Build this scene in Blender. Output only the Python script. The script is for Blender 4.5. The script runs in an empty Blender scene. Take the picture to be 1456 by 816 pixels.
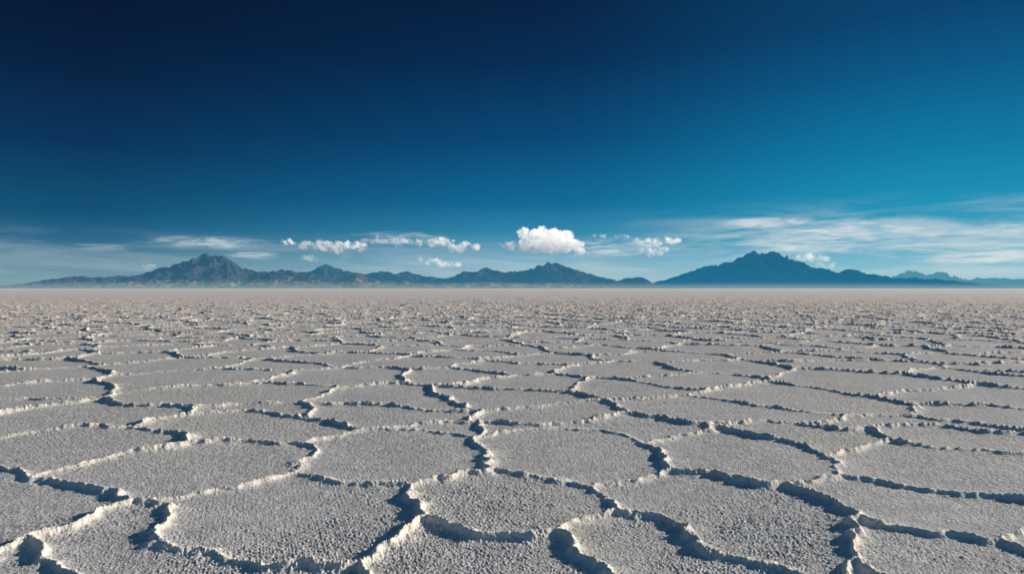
import bpy, math, random
import numpy as np

random.seed(7)
scene = bpy.context.scene
scene.view_settings.view_transform = 'Standard'
try: scene.view_settings.look = 'None'
except Exception: pass
scene.view_settings.exposure = 0

CAM_H = 1.5
F = 970.0            # focal length of the photograph in its own pixels
HOR = 410.0
SUN_AZ = 70.0        # degrees to the right of the view axis (+Y)
SUN_EL = 18.5

# ------------------------------------------------------------------ noise
_ang = np.random.default_rng(3).uniform(0, 2*np.pi, 4096)
GX = np.cos(_ang).astype(np.float32); GY = np.sin(_ang).astype(np.float32)
def _h2(ix, iy, seed):
    h = (ix.astype(np.uint32)*np.uint32(374761393)) ^ (iy.astype(np.uint32)*np.uint32(668265263)) ^ np.uint32(seed*2654435 + 97)
    h = (h ^ (h >> np.uint32(13)))*np.uint32(1274126177)
    h = h ^ (h >> np.uint32(16))
    return h
def perlin(x, y, seed=0):
    fx = np.floor(x); fy = np.floor(y)
    ix = fx.astype(np.int64); iy = fy.astype(np.int64)
    dx = (x-fx).astype(np.float32); dy = (y-fy).astype(np.float32)
    u = dx*dx*dx*(dx*(dx*6-15)+10); v = dy*dy*dy*(dy*(dy*6-15)+10)
    def g(a, b, px, py):
        k = (_h2(a, b, seed) & np.uint32(4095)).astype(np.int64)
        return GX[k]*px + GY[k]*py
    n00 = g(ix, iy, dx, dy); n10 = g(ix+1, iy, dx-1, dy)
    n01 = g(ix, iy+1, dx, dy-1); n11 = g(ix+1, iy+1, dx-1, dy-1)
    a = n00+u*(n10-n00); b = n01+u*(n11-n01)
    return (a+v*(b-a))*1.5
def fbm(x, y, oct=5, seed=0, gain=0.5):
    s = 0; a = 1.0; f = 1.0
    for i in range(oct):
        s = s + a*perlin(x*f+17.3*i, y*f-9.1*i, seed+i); a *= gain; f *= 2.03
    return s
def ridged(x, y, oct=5, seed=0, gain=0.5):
    s = 0; a = 1.0; f = 1.0; t = 0
    for i in range(oct):
        s = s + a*(1-np.abs(perlin(x*f+5.3*i, y*f+3.7*i, seed+i))*1.6); t += a; a *= gain; f *= 2.1
    return s/t

def build_mesh(name, verts, quads, smooth=True):
    me = bpy.data.meshes.new(name)
    n = len(verts); m, k = quads.shape
    me.vertices.add(n); me.vertices.foreach_set("co", verts.astype(np.float32).ravel())
    me.loops.add(m*k); me.loops.foreach_set("vertex_index", quads.astype(np.int32).ravel())
    me.polygons.add(m)
    me.polygons.foreach_set("loop_start", (np.arange(m)*k).astype(np.int32))
    try: me.polygons.foreach_set("loop_total", np.full(m, k, dtype=np.int32))
    except Exception: pass
    me.update(calc_edges=True)
    me.polygons.foreach_set("use_smooth", np.full(m, smooth))
    me.update()
    ob = bpy.data.objects.new(name, me)
    scene.collection.objects.link(ob)
    return ob

# ------------------------------------------------------------------ salt crust ridge map (metres)
def P(u, v):
    y = F*CAM_H/(v-HOR)
    return ((u-728.0)/F*y, y)
BOUND = [(-60,628),(0,622),(60,613),(120,607),(195,606),(215,597),(290,588),(350,584),(430,592),(490,603),(520,613),(600,604),(690,601),(740,606),(820,603),(890,591),(940,597),(1010,606),(1080,600),(1140,605),(1200,613),(1245,610),(1330,606),(1400,616),(1520,622)]
LINES = [BOUND,
 [(195,606),(235,613),(268,624),(276,632)],
 [(276,632),(200,643),(120,660),(50,683)],
 [(276,632),(350,629),(435,632)],
 [(435,632),(460,624),(520,613)],
 [(435,632),(448,648),(425,660),(418,674)],
 [(418,674),(480,684),(540,690),(578,693)],
 [(418,674),(340,690),(270,703),(222,711),(190,712)],
 [(50,683),(120,697),(190,712)],
 [(50,683),(20,676),(-60,655)],
 [(190,712),(120,742),(50,770),(-60,812)],
 [(215,712),(243,728),(246,748),(228,765),(260,782),(320,797),(400,806),(460,812),(500,808),(530,790),(565,768),(602,745)],
 [(578,693),(592,708),(594,728),(602,745)],
 [(578,693),(630,680),(710,667)],
 [(710,667),(692,650),(680,625)],
 [(520,613),(560,612),(620,616),(680,625)],
 [(690,601),(684,612),(680,625)],
 [(680,625),(740,612),(810,611),(870,617),(915,633),(943,655),(945,670)],
 [(710,667),(770,677),(840,690)],
 [(840,690),(900,684),(945,670)],
 [(840,690),(866,712),(885,728)],
 [(602,745),(650,750),(720,763),(780,765)],
 [(780,765),(830,742),(885,728)],
 [(780,765),(815,775),(845,795),(885,835)],
 [(885,728),(950,745),(990,772),(1060,792),(1120,812),(1145,835)],
 [(945,670),(1000,676),(1060,684),(1110,690)],
 [(1110,690),(1160,705),(1195,725),(1220,750),(1226,780),(1205,800),(1190,835)],
 [(1110,690),(1160,683),(1205,677)],
 [(915,633),(960,625),(1005,616),(1010,606)],
 [(1010,606),(1060,620),(1130,632),(1180,650),(1205,677)],
 [(1205,677),(1280,690),(1360,700),(1530,715)],
 [(1213,742),(1290,752),(1360,760),(1415,770),(1530,735)],
 [(1415,770),(1530,805)],
 [(1180,650),(1230,634),(1262,628),(1245,610)],
 [(1262,628),(1340,640),(1530,652)],
 [(1205,802),(1290,835)],
 [(500,808),(515,840)],
 [(50,770),(90,800),(110,835)],
]
def catmull(pts, n=5):
    p = [np.array(q, dtype=float) for q in pts]
    p = [2*p[0]-p[1]] + p + [2*p[-1]-p[-2]]
    out = []
    for i in range(1, len(p)-2):
        for j in range(n):
            t = j/n
            a, b, c, d = p[i-1], p[i], p[i+1], p[i+2]
            out.append(0.5*((2*b)+(-a+c)*t+(2*a-5*b+4*c-d)*t*t+(-a+3*b-3*c+d)*t**3))
    out.append(p[-2])
    return out
SEGS = []
for L in LINES:
    W = catmull([P(*q) for q in L], 4)
    for a, b in zip(W[:-1], W[1:]):
        SEGS.append((a[0], a[1], b[0], b[1]))

CX, CY = 2.25, 1.75
def seed_pt(ix, iy):
    h1 = (_h2(ix, iy, 21) & np.uint32(65535)).astype(np.float32)/65535.0
    h2 = (_h2(ix, iy, 57) & np.uint32(65535)).astype(np.float32)/65535.0
    off = (iy & 1).astype(np.float32)*0.5
    return (ix+0.5+off+(h1-0.5)*0.85)*CX, (iy+0.5+(h2-0.5)*0.85)*CY
def voronoi_edge(x, y):
    iy = np.floor(y/CY).astype(np.int64)
    ix = np.floor(x/CX - 0.25).astype(np.int64)
    best = np.full(x.shape, 1e9, np.float32); bx = np.zeros_like(best); by = np.zeros_like(best)
    for j in range(-2, 3):
        for i in range(-2, 3):
            sx, sy = seed_pt(ix+i, iy+j)
            d = (sx-x)**2+(sy-y)**2
            m = d < best
            best = np.where(m, d, best); bx = np.where(m, sx, bx); by = np.where(m, sy, by)
    e = np.full(x.shape, 1e9, np.float32)
    for j in range(-2, 3):
        for i in range(-2, 3):
            sx, sy = seed_pt(ix+i, iy+j)
            dx = sx-bx; dy = sy-by
            L = np.sqrt(dx*dx+dy*dy)
            ok = L > 1e-4
            L = np.where(ok, L, 1)
            d = ((sx+bx)*0.5-x)*dx/L+((sy+by)*0.5-y)*dy/L
            e = np.where(ok & (d < e), d, e)
    return e

def ground_height(x, y, sp):
    """x,y metres, sp = local mesh spacing.  returns z, ridge mask"""
    wx = x + 0.09*perlin(x*1.7, y*1.7, 1) + 0.05*perlin(x*5, y*5, 2) + 0.022*perlin(x*13, y*13, 3) + 0.009*perlin(x*29, y*29, 13)
    wy = y + 0.09*perlin(x*1.7, y*1.7, 4) + 0.05*perlin(x*5, y*5, 5) + 0.022*perlin(x*13, y*13, 6) + 0.009*perlin(x*29, y*29, 16)
    rr = np.sqrt(x*x+y*y)
    yy = np.maximum(wy, 0.05)
    u = 728+F*wx/yy; v = HOR+F*CAM_H/yy
    bu = np.array([b[0] for b in BOUND]); bv = np.array([b[1] for b in BOUND])
    traced = (y > 0.3) & (u > -60) & (u < 1520) & (v > np.interp(u, bu, bv)) & (v < 836)
    e = voronoi_edge((wx+0.30*perlin(x*0.7, y*0.7, 8)).astype(np.float32), (wy+0.30*perlin(x*0.7, y*0.7, 9)).astype(np.float32))
    d = np.where(traced, 9.0, e).astype(np.float32)
    near = (y > 2.5) & (y < 13) & (np.abs(x) < 12)
    idx = np.nonzero(near)[0]
    if len(idx):
        X = wx[idx].astype(np.float32); Y = wy[idx].astype(np.float32); D = d[idx]
        for ax, ay, bx, by in SEGS:
            vx, vy = bx-ax, by-ay; L2 = vx*vx+vy*vy+1e-9
            t = np.clip(((X-ax)*vx+(Y-ay)*vy)/L2, 0, 1)
            D = np.minimum(D, np.sqrt((X-ax-t*vx)**2+(Y-ay-t*vy)**2))
        d[idx] = D
    hm = np.clip(1.0+0.6*perlin(x*0.8, y*0.8, 30)+0.4*perlin(x*3.1, y*3.1, 31)+0.2*perlin(x*15, y*15, 32), 0.3, 1.5)
    w = 0.024*(1+0.45*perlin(x*2.3, y*2.3, 33)+0.25*perlin(x*9, y*9, 34))
    w = np.maximum(w, 0.014)
    core = 1/(1+(d/w)**2.2)
    z = 0.032*hm*core + 0.008*hm*np.exp(-(d/0.10)**1.4)
    far = np.clip((170-rr)/80, 0, 1)
    z = z*(far*(1+np.clip((rr-6)/25, 0, 1.1)))
    z += 0.020*perlin(x*0.33, y*0.33, 40) + 0.010*perlin(x*1.1, y*1.1, 41)
    rough = 0.85+0.35*core
    patch = np.clip(0.9+0.5*perlin(x*0.9, y*0.9, 60)+0.35*perlin(x*4, y*4, 61), 0.45, 1.4)
    for f, a, s in ((12, .0030, 50), (33, .0052, 51), (54, .0062, 52), (80, .0050, 53)):
        att_ = np.clip(1.9-2.0*f*sp, 0, 1)
        n = perlin(x*f+0.37*y*f, y*f-0.37*x*f, s)
        if f in (33, 54): n = np.sqrt(n*n+0.004)*1.9-0.5     # rounded nodules with creases
        z += a*att_*rough*patch*n
    mask = np.clip(1/(1+(d/(w*1.9))**3.0), 0, 1)
    return z, mask*far + (1-far)*0.15

# radial sheet centred under the camera, out to the horizon
rs = [0.4, 1.0, 1.6, 2.1, 2.5]
r = 2.8
while r < 75:
    rs.append(r)
    r += min(max(r*r/1900, 0.0055), 0.034*(r/8)**0.75)
k = rs[-1]-rs[-2]
while r < 180:
    rs.append(r); k = min(k*1.01, 0.4); r += k
while r < 60000:
    rs.append(r); k = min(k*1.08, r*0.08); r += k
rs = np.array(rs)
dr = np.gradient(rs)
HA = 47
dense = np.radians(np.linspace(-HA, HA, 1500))
coarse = np.radians(np.linspace(HA, 360-HA, 110))[1:-1]
th = np.concatenate([dense, coarse])
NR, NT = len(rs), len(th)
R, T = np.meshgrid(rs, th, indexing='ij')
X = (R*np.sin(T)).ravel(); Y = (R*np.cos(T)).ravel()
SP = np.maximum(np.repeat(dr, NT), (R*np.radians(2*HA/1500)).ravel())
SP = np.where((np.abs(T) > np.radians(HA+.01)).ravel(), SP+0.02, SP)
Z = np.zeros(len(X)); M = np.zeros(len(X))
CH = 300000
for s in range(0, len(X), CH):
    sl = slice(s, s+CH)
    z, m = ground_height(X[sl], Y[sl], SP[sl])
    Z[sl] = z; M[sl] = m
verts = np.stack([X, Y, Z], 1)
i = np.arange(NR-1)[:, None]*NT; j = np.arange(NT)[None, :]; j2 = (j+1) % NT
quads = np.stack([i+j, i+NT+j, i+NT+j2, i+j2], -1).reshape(-1, 4)
quads = quads[:, ::-1]
ground = build_mesh("salt_flat", verts, quads)
at = ground.data.attributes.new("ridge", 'FLOAT', 'POINT')
at.data.foreach_set("value", M.astype(np.float32))
print("ground verts", len(verts), NR, NT)

# ------------------------------------------------------------------ node helpers
def new_mat(name):
    m = bpy.data.materials.new(name); m.use_nodes = True
    nt = m.node_tree; nt.nodes.clear()
    return m, nt
class NB:
    def __init__(s, nt): s.nt = nt
    def n(s, t, **kw):
        nd = s.nt.nodes.new(t)
        for a, b in kw.items(): setattr(nd, a, b)
        return nd
    def link(s, a, b): s.nt.links.new(a, b)
    def set(s, sock, v):
        if hasattr(v, 'is_output'): s.link(v, sock)
        else: sock.default_value = v
    def math(s, op, a, b=0.0, c=0.0, clamp=False):
        nd = s.n('ShaderNodeMath', operation=op, use_clamp=clamp)
        s.set(nd.inputs[0], a); s.set(nd.inputs[1], b); s.set(nd.inputs[2], c)
        return nd.outputs[0]
    def mr(s, v, a, b, c=0.0, d=1.0, smooth=True):
        nd = s.n('ShaderNodeMapRange', interpolation_type='SMOOTHSTEP' if smooth else 'LINEAR')
        for k2, q in enumerate((v, a, b, c, d)): s.set(nd.inputs[k2], q)
        return nd.outputs[0]
    def mix(s, f, a, b, bt='MIX'):
        nd = s.n('ShaderNodeMix', data_type='RGBA', blend_type=bt)
        s.set(nd.inputs[0], f); s.set(nd.inputs[6], a); s.set(nd.inputs[7], b)
        return nd.outputs[2]
    def noise(s, vec, scale, detail=4, rough=0.5, dist=0.0):
        nd = s.n('ShaderNodeTexNoise')
        s.link(vec, nd.inputs['Vector']); s.set(nd.inputs['Scale'], scale)
        nd.inputs['Detail'].default_value = detail; nd.inputs['Roughness'].default_value = rough
        nd.inputs['Distortion'].default_value = dist
        return nd.outputs[0]
    def ramp(s, f, stops):
        nd = s.n('ShaderNodeValToRGB'); cr = nd.color_ramp
        while len(cr.elements) < len(stops): cr.elements.new(0.5)
        for e, (p, c) in zip(cr.elements, stops):
            e.position = p; e.color = (*c, 1)
        s.link(f, nd.inputs[0]); return nd.outputs[0]
def lin(r, g, b):
    f = lambda c: (c/255/12.92) if c/255 <= 0.04045 else ((c/255+0.055)/1.055)**2.4
    return (f(r), f(g), f(b))

# ------------------------------------------------------------------ salt material
m, nt = new_mat("salt_crust"); b = NB(nt)
out = b.n('ShaderNodeOutputMaterial'); bs = b.n('ShaderNodeBsdfPrincipled')
geo = b.n('ShaderNodeNewGeometry'); pos = geo.outputs['Position']
att = b.n('ShaderNodeAttribute', attribute_name="ridge")
rid = att.outputs['Fac']
big = b.noise(pos, 0.35, 4, 0.6)
mid = b.noise(pos, 5.0, 4, 0.65)
fine = b.noise(pos, 52.0, 3, 0.7)
c_in = b.mix(b.mr(mid, .35, .65), (0.56, 0.57, 0.57, 1), (0.73, 0.73, 0.72, 1))
c_in = b.mix(b.mr(big, .42, .68, 0, .6), c_in, (0.71, 0.67, 0.61, 1))
c_in = b.mix(b.mr(fine, .48, .62, 0, .85), c_in, (0.37, 0.32, 0.27, 1))
c_rg = b.mix(b.mr(fine, .50, .70), (0.96, 0.89, 0.79, 1), (0.78, 0.65, 0.50, 1))
col = b.mix(b.math('MULTIPLY', rid, 0.97, clamp=True), c_in, c_rg)
vl = b.n('ShaderNodeVectorMath', operation='LENGTH'); b.link(pos, vl.inputs[0])
dist = vl.outputs['Value']
# salt colour turns warmer and mottled with distance
far_fac = b.mr(dist, 6, 70)
st = b.noise(pos, 0.55, 5, 0.75)
st2 = b.noise(pos, 0.045, 4, 0.7)
farcol = b.mix(b.mr(st, .40, .60), (0.66, 0.55, 0.47, 1), (0.96, 0.86, 0.77, 1))
farcol2 = b.mix(b.mr(st2, .38, .62), (0.84, 0.73, 0.65, 1), (0.97, 0.89, 0.82, 1))
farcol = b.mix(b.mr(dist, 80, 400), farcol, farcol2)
farcol = b.mix(b.mr(dist, 500, 1500), farcol, (0.98, 0.95, 0.92, 1))  # horizon haze painted into the salt colour, whitening it far out
col = b.mix(b.math('MULTIPLY', far_fac, 0.85), col, farcol)
b.link(col, bs.inputs['Base Color'])
bs.inputs['Roughness'].default_value = 0.75
bs.inputs['Specular IOR Level'].default_value = 0.2
bump = b.n('ShaderNodeBump'); bump.inputs['Strength'].default_value = 1.0; bump.inputs['Distance'].default_value = 1.0
hgt = b.math('ADD', b.math('MULTIPLY', b.noise(pos, 75.0, 2, 0.75), 0.010),
             b.math('MULTIPLY', b.noise(pos, 26.0, 2, 0.7), b.mr(dist, 4.2, 8.5, 0.003, 0.024)))
b.link(hgt, bump.inputs['Height'])
b.link(bump.outputs[0], bs.inputs['Normal'])
b.link(bs.outputs[0], out.inputs[0])
ground.data.materials.append(m)

# ------------------------------------------------------------------ mountains
def mountain_mat(name, haze, f_top, f_low, zs, rock, tan, tanz):
    m, nt = new_mat(name); b = NB(nt)
    out = b.n('ShaderNodeOutputMaterial'); d = b.n('ShaderNodeBsdfDiffuse')
    geo = b.n('ShaderNodeNewGeometry'); pos = geo.outputs['Position']
    n1 = b.noise(pos, 0.0016, 6, 0.65); n2 = b.noise(pos, 0.006, 5, 0.7)
    sx = b.n('ShaderNodeSeparateXYZ'); b.link(pos, sx.inputs[0]); z = sx.outputs[2]
    zz = b.math('ADD', z, b.math('MULTIPLY', b.math('SUBTRACT', n1, .5), tanz*3.0))
    low = b.mr(zz, tanz*0.4, tanz*1.4, 1, 0)
    c = b.mix(b.mr(n2, .35, .65), (*rock, 1), tuple(v*2.0 for v in rock)+(1,))
    c = b.mix(b.math('MULTIPLY', low, b.mr(n2, .44, .60)), c, (*tan, 1))
    b.link(c, d.inputs[0])
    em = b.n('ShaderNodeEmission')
    # airlight painted into the rock material as emission: paler and denser low down
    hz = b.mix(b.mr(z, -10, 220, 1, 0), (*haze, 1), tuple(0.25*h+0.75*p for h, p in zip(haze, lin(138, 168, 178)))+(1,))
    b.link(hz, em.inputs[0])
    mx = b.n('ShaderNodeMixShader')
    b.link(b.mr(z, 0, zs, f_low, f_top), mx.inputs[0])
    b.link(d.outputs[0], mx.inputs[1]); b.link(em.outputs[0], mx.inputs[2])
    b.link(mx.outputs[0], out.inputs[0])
    return m
def mountain(name, prof, D, mat, depth, seed, nx=800, ny=170, jag=0.14, scale=1.0):
    px = np.array([p[0] for p in prof], float); py = np.array([HOR-p[1] for p in prof], float)
    x0, x1 = (px[0]-728)/F*D, (px[-1]-728)/F*D
    xs = np.linspace(x0, x1, nx); vs = np.linspace(-1, 1, ny)
    V, XX = np.meshgrid(vs, xs, indexing='ij')
    YY = D+V*depth
    K = 1/1000.0
    spur = 300*perlin(XX*K*1.3, YY*K*1.3, seed+5)*np.abs(V)*2
    U = 728+(XX+spur)/D*F
    Hh = np.interp(U, px, py)*D/F*scale
    rg = ridged(XX*K, YY*K*0.7, 6, seed, 0.53)
    fall = np.clip(1-np.abs(V)**1.0, 0, 1)**1.25
    near_crest = np.exp(-(V/0.14)**2)
    z = Hh*(fall*(0.10+1.20*rg)*(1-near_crest)+near_crest*fall*(0.95+jag*(rg-0.55)*2))
    z += Hh*jag*0.5*fbm(XX*K*3, YY*K*3, 5, seed+9)*fall
    z = z*1.0 - 12
    v = np.stack([XX.ravel(), YY.ravel(), z.ravel()], 1)
    i = np.arange(ny-1)[:, None]*nx; j = np.arange(nx-1)[None, :]
    q = np.stack([i+j, i+j+1, i+nx+j+1, i+nx+j], -1).reshape(-1, 4)
    ob = build_mesh(name, v, q, smooth=False)
    ob.data.materials.append(mat)
    return ob

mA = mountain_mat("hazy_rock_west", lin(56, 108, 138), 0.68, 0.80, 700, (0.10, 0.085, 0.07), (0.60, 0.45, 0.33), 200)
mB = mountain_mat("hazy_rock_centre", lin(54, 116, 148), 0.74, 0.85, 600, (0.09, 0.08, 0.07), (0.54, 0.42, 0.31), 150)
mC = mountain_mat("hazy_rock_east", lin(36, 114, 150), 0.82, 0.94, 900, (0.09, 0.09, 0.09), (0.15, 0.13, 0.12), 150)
mD = mountain_mat("hazy_far_rock", lin(84, 148, 172), 0.93, 0.97, 900, (0.05, 0.05, 0.05), (0.1, 0.1, 0.1), 100)
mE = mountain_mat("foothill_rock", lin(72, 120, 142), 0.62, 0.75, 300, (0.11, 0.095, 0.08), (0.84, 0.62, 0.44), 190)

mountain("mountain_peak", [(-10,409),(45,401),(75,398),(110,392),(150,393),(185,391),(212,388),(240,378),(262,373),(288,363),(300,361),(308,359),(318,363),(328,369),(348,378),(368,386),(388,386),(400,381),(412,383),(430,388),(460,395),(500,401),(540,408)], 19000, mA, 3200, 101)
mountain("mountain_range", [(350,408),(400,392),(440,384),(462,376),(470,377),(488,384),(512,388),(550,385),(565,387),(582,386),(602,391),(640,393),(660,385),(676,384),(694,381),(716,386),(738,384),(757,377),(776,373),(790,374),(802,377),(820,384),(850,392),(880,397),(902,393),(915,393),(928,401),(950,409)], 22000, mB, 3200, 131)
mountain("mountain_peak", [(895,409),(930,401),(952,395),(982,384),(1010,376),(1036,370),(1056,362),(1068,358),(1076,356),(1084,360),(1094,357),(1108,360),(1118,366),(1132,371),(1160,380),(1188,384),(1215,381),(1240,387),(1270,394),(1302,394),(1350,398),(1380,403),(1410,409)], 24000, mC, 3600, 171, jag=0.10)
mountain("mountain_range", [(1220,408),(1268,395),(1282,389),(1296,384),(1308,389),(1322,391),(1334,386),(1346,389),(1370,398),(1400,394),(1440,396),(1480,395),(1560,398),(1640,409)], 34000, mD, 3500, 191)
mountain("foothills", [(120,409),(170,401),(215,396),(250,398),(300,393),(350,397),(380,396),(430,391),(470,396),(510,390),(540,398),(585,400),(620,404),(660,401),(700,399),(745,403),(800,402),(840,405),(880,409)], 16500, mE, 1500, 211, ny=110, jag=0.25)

# ------------------------------------------------------------------ clouds (real volumes of vapour)
def cloud_mat(name, sigma, glow, lo, hi):
    m, nt = new_mat(name); b = NB(nt)
    out = b.n('ShaderNodeOutputMaterial')
    geo = b.n('ShaderNodeNewGeometry'); pos = geo.outputs['Position']
    nn = b.noise(pos, 0.0034, 6, 0.68)
    dens = b.math('MULTIPLY', b.mr(nn, lo, hi), sigma)
    sc = b.n('ShaderNodeVolumeScatter'); sc.inputs['Color'].default_value = (1, 1, 1, 1)
    sc.inputs['Anisotropy'].default_value = 0.2
    b.link(dens, sc.inputs['Density'])
    em = b.n('ShaderNodeEmission')
    tc = b.n('ShaderNodeTexCoord'); sx = b.n('ShaderNodeSeparateXYZ'); b.link(tc.outputs['Generated'], sx.inputs[0])
    # emission stands in for light scattered inside: painted whiter at sunny top, greyer below
    hh = b.math('ADD', sx.outputs[2], b.math('ADD', b.math('MULTIPLY', sx.outputs[0], 0.3), b.math('MULTIPLY', b.math('SUBTRACT', nn, 0.5), 1.6)))
    b.link(b.mix(b.mr(hh, 0.15, 1.05), (0.30, 0.38, 0.46, 1), (1.0, 0.96, 0.90, 1)), em.inputs[0])
    b.link(b.math('MULTIPLY', dens, glow), em.inputs[1])
    ad = b.n('ShaderNodeAddShader'); b.link(sc.outputs[0], ad.inputs[0]); b.link(em.outputs[0], ad.inputs[1])
    b.link(ad.outputs[0], out.inputs['Volume'])
    try: m.cycles.volume_step_rate = 0.3
    except Exception as ex: print(ex)
    return m
m_thick = cloud_mat("cloud_vapour_dense", 0.012, 0.56, 0.37, 0.62)
m_mid = cloud_mat("cloud_vapour", 0.0075, 0.52, 0.42, 0.66)
m_thin = cloud_mat("cloud_vapour_thin", 0.0035, 0.48, 0.42, 0.66)

def cloud(name, puffs, mat, D=27000, seed=1):
    """puffs: lobes given as bearings (px, py) and angular radii"""
    import bmesh
    from mathutils import Matrix
    rr = random.Random(seed)
    lobes = []
    for (cx, cy, rx, ry) in puffs:
        n = max(3, int(rx*0.75))
        for _ in range(n):
            a = rr.uniform(0, 6.283); q = math.sqrt(rr.random())
            ox = cx+math.cos(a)*q*rx*1.05; oy = cy+math.sin(a)*q*ry*0.75
            rad = ry*rr.uniform(0.35, 0.8)*(1-0.4*q)
            lobes.append((ox, oy, rr.uniform(-1, 1)*ry*0.7, rad))
    s = D/F
    cxm = sum(l[0] for l in lobes)/len(lobes); cym = sum(l[1] for l in lobes)/len(lobes)
    bm = bmesh.new()
    for (ox, oy, oz, rad) in lobes:
        M4 = Matrix.Translation(((ox-cxm)*s, oz*s, (cym-oy)*s)) @ Matrix.Diagonal((rad*s*1.7, rad*s*1.2, rad*s*1.15, 1))
        bmesh.ops.create_icosphere(bm, subdivisions=3, radius=1, matrix=M4)
    me = bpy.data.meshes.new("tmp"); bm.to_mesh(me); bm.free()
    ob = bpy.data.objects.new("tmp", me); scene.collection.objects.link(ob)
    md = ob.modifiers.new("r", 'REMESH'); md.mode = 'VOXEL'; md.voxel_size = s*0.5
    sm = ob.modifiers.new("s", 'SMOOTH'); sm.iterations = 2
    dg = bpy.context.evaluated_depsgraph_get()
    me2 = bpy.data.meshes.new_from_object(ob.evaluated_get(dg))
    bpy.data.objects.remove(ob)
    n = len(me2.vertices)
    co = np.empty(n*3); me2.vertices.foreach_get("co", co); co = co.reshape(-1, 3)
    no = np.empty(n*3); me2.vertices.foreach_get("normal", no); no = no.reshape(-1, 3)
    f = 1/(s*6.0); nz = 0
    for o in range(3):
        ff = f*2.0**o
        nz = nz + (0.55**o)*(np.abs(perlin(co[:, 0]*ff+co[:, 1]*ff*0.6, co[:, 2]*ff-co[:, 1]*ff*0.6, seed+o))*2-0.5)
    flat = np.where(no[:, 2] < -0.3, 0.4, 1.0)
    co = co+no*(nz*flat*s*1.7)[:, None]
    me2.vertices.foreach_set("co", co.ravel())
    me2.update()
    me2.materials.clear(); me2.materials.append(mat)
    part = bpy.data.objects.new(name, me2); scene.collection.objects.link(part)
    part.location = ((cxm-728)*s, D, (HOR-cym)*s)
    return part

cloud("cumulus_cloud", [(748,350,28,8),(783,346,32,14),(772,335,22,11),(744,332,10,8),(814,352,15,11),(720,349,10,5),(798,338,18,12),(768,356,38,5)], m_thick, seed=3)
cloud("cumulus_cloud", [(926,344,28,6),(948,342,16,7),(930,356,16,9)], m_mid, seed=5)
cloud("cumulus_cloud", [(424,345,26,5),(458,350,30,8),(494,352,28,9)], m_mid, seed=8)
cloud("cumulus_cloud", [(546,341,30,7),(575,346,24,6)], m_thin, seed=12)
cloud("cumulus_cloud", [(620,344,26,7),(656,350,28,8)], m_mid, seed=13)
cloud("cumulus_cloud", [(612,371,18,6),(634,376,20,6)], m_mid, seed=14)
cloud("cumulus_cloud", [(872,336,28,5)], m_thin, seed=17)
cloud("cumulus_cloud", [(1156,366,24,8),(1174,377,18,6)], m_thin, seed=19, D=30000)
cloud("cumulus_cloud", [(440,367,18,5)], m_thin, seed=21)
cloud("cumulus_cloud", [(212,380,14,4)], m_thin, seed=27)

# ------------------------------------------------------------------ sky
w = bpy.data.worlds.new("World"); scene.world = w; w.use_nodes = True
try: w.cycles.sampling_method = 'NONE'
except Exception as ex: print(ex)
nt = w.node_tree; nt.nodes.clear(); b = NB(nt)
wo = b.n('ShaderNodeOutputWorld'); bg = b.n('ShaderNodeBackground'); bg.inputs[1].default_value = 0.1
sky = b.n('ShaderNodeTexSky', sky_type='NISHITA'); sky.sun_disc = False
sky.sun_elevation = math.radians(SUN_EL); sky.sun_rotation = math.radians(SUN_AZ); sky.altitude = 3600
tc = b.n('ShaderNodeTexCoord'); sp = b.n('ShaderNodeSeparateXYZ'); b.link(tc.outputs['Generated'], sp.inputs[0])
x, y, z = sp.outputs
hl = b.math('SQRT', b.math('ADD', b.math('MULTIPLY', x, x), b.math('MULTIPLY', y, y)))
hl = b.math('MAXIMUM', hl, 1e-3)
s = b.math('DIVIDE', x, hl)      # sine of bearing, right positive
t = b.math('DIVIDE', z, hl)      # tangent of elevation
tn = b.math('MULTIPLY', t, 1/0.5, clamp=True)
def T(py, px):
    X = (px-728)/F
    return ((HOR-py)/F/math.sqrt(1+X*X))*2
def stops(px, lst): return [(max(0, T(py, px)), lin(*c)) for py, c in lst]+[(1.0, lin(*[q*0.9 for q in lst[-1][1]]))]
rL = b.ramp(tn, stops(80, [(410,(124,160,172)),(375,(84,134,156)),(335,(34,100,134)),(300,(8,80,118)),(200,(2,50,90)),(90,(1,30,64)),(0,(1,22,50))]))
rM = b.ramp(tn, stops(728, [(410,(172,196,202)),(375,(128,176,196)),(335,(48,136,172)),(290,(6,104,150)),(200,(1,70,116)),(90,(1,42,82)),(0,(2,30,64))]))
rR = b.ramp(tn, stops(1380, [(410,(164,200,208)),(375,(126,186,206)),(335,(70,164,192)),(290,(18,146,182)),(200,(2,120,164)),(90,(1,88,134)),(0,(2,66,110))]))
cc = b.mix(b.mr(s, -0.52, 0.0, smooth=False), rL, rM)
cc = b.mix(b.mr(s, 0.0, 0.56), cc, rR)
# overhead sky, brightened out of view as added fill for the shadows
cc = b.mix(b.mr(t, 0.5, 1.2), cc, (*lin(50, 92, 128), 1))

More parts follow.
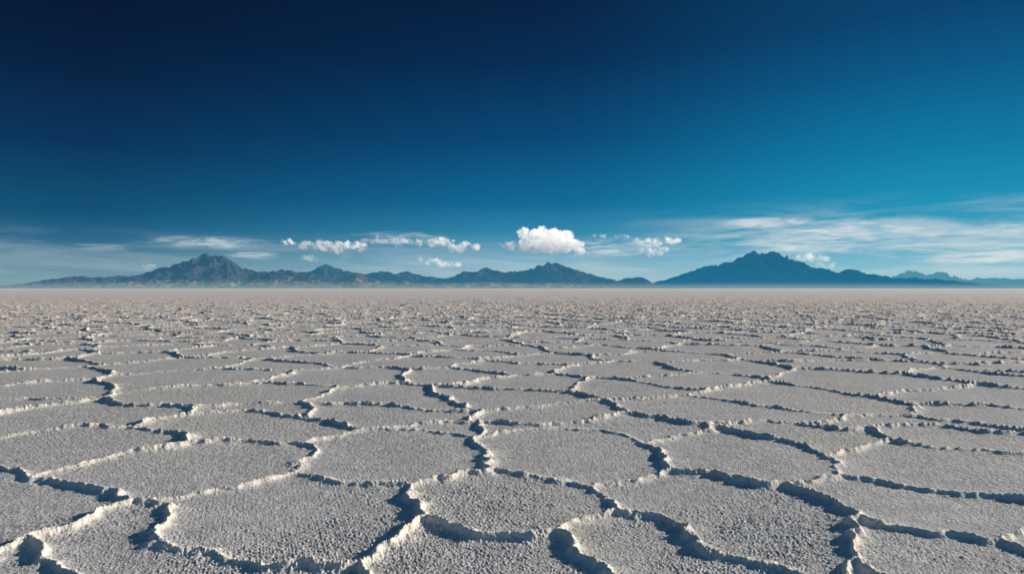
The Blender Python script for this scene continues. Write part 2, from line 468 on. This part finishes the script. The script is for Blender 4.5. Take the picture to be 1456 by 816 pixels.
comb = b.n('ShaderNodeCombineXYZ')
b.link(b.math('MULTIPLY', s, 6.0), comb.inputs[0]); b.link(b.math('MULTIPLY', t, 46.0), comb.inputs[1])
b.link(y, comb.inputs[2])
wn = b.noise(comb.outputs[0], 1.0, 6, 0.62, 0.6)
comb2 = b.n('ShaderNodeCombineXYZ')
b.link(b.math('MULTIPLY', s, 22.0), comb2.inputs[0]); b.link(b.math('MULTIPLY', t, 150.0), comb2.inputs[1])
wn2 = b.noise(comb2.outputs[0], 1.0, 6, 0.65, 0.8)
band = b.math('MULTIPLY', b.mr(t, 0.0, 0.03), b.mr(t, 0.055, 0.13, 1, 0))
left_band = b.math('MULTIPLY', b.mr(t, 0.0, 0.02), b.mr(t, 0.05, 0.085, 1, 0))
side = b.mr(s, 0.05, 0.35)
bandm = b.math('ADD', b.math('MULTIPLY', band, side), b.math('MULTIPLY', left_band, b.math('SUBTRACT', 1.0, side)))
veil = b.math('MULTIPLY', b.mr(wn, .38, .72), bandm)
veil = b.math('MULTIPLY', veil, b.mr(side, 0, 1, 0.26, 0.72, False))
def ell(px, py, rx, ry):
    X = (px-728)/F; q = math.sqrt(1+X*X)
    s0 = X/q; t0 = (HOR-py)/F/q
    a = b.math('DIVIDE', b.math('SUBTRACT', s, s0), rx/F/q**3)
    c = b.math('DIVIDE', b.math('SUBTRACT', t, t0), ry/F/q)
    dd = b.math('ADD', b.math('MULTIPLY', a, a), b.math('MULTIPLY', c, c))
    return b.mr(dd, 0.0, 1.0, 1, 0)
wisps = None
for (px, py, rx, ry, st_) in [(300,345,120,12,.65),(150,352,70,7,.4),(365,363,50,7,.7),(1090,316,90,12,.85),(1200,330,170,28,.6),(1160,352,120,14,.7),(1400,366,130,12,.9),(1310,350,160,30,.5),(570,340,90,14,.55),(860,352,130,18,.6),(1420,335,90,26,.5)]:
    e = b.math('MULTIPLY', ell(px, py, rx, ry), st_)
    wisps = e if wisps is None else b.math('MAXIMUM', wisps, e)
wisp = b.math('MULTIPLY', b.mr(b.math('ADD', wn2, b.math('MULTIPLY', wisps, 0.22)), .46, .80), wisps)
tot = b.math('ADD', veil, wisp, clamp=True)
cc = b.mix(tot, cc, (0.62, 0.70, 0.74, 1))
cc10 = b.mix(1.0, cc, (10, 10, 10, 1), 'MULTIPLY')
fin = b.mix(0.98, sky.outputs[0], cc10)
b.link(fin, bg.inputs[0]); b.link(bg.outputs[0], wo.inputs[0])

# ------------------------------------------------------------------ sun
sl = bpy.data.lights.new("sun", 'SUN'); sl.energy = 5.0; sl.angle = math.radians(0.55); sl.color = (1.0, 0.895, 0.75)
so = bpy.data.objects.new("sun", sl); scene.collection.objects.link(so)
from mathutils import Vector
az = math.radians(SUN_AZ); el = math.radians(SUN_EL)
dirv = Vector((math.sin(az)*math.cos(el), math.cos(az)*math.cos(el), math.sin(el)))
so.rotation_euler = dirv.to_track_quat('Z', 'Y').to_euler(); so.location = (20, 10, 30)

# ------------------------------------------------------------------ camera
cam = bpy.data.cameras.new("camera"); cam.sensor_width = 36; cam.lens = 36*F/1456
cam.clip_start = 0.1; cam.clip_end = 120000
co = bpy.data.objects.new("camera", cam); scene.collection.objects.link(co)
co.location = (0, 0, CAM_H); co.rotation_euler = (math.radians(90+math.degrees(math.atan(2/F))), 0, 0)
scene.camera = co
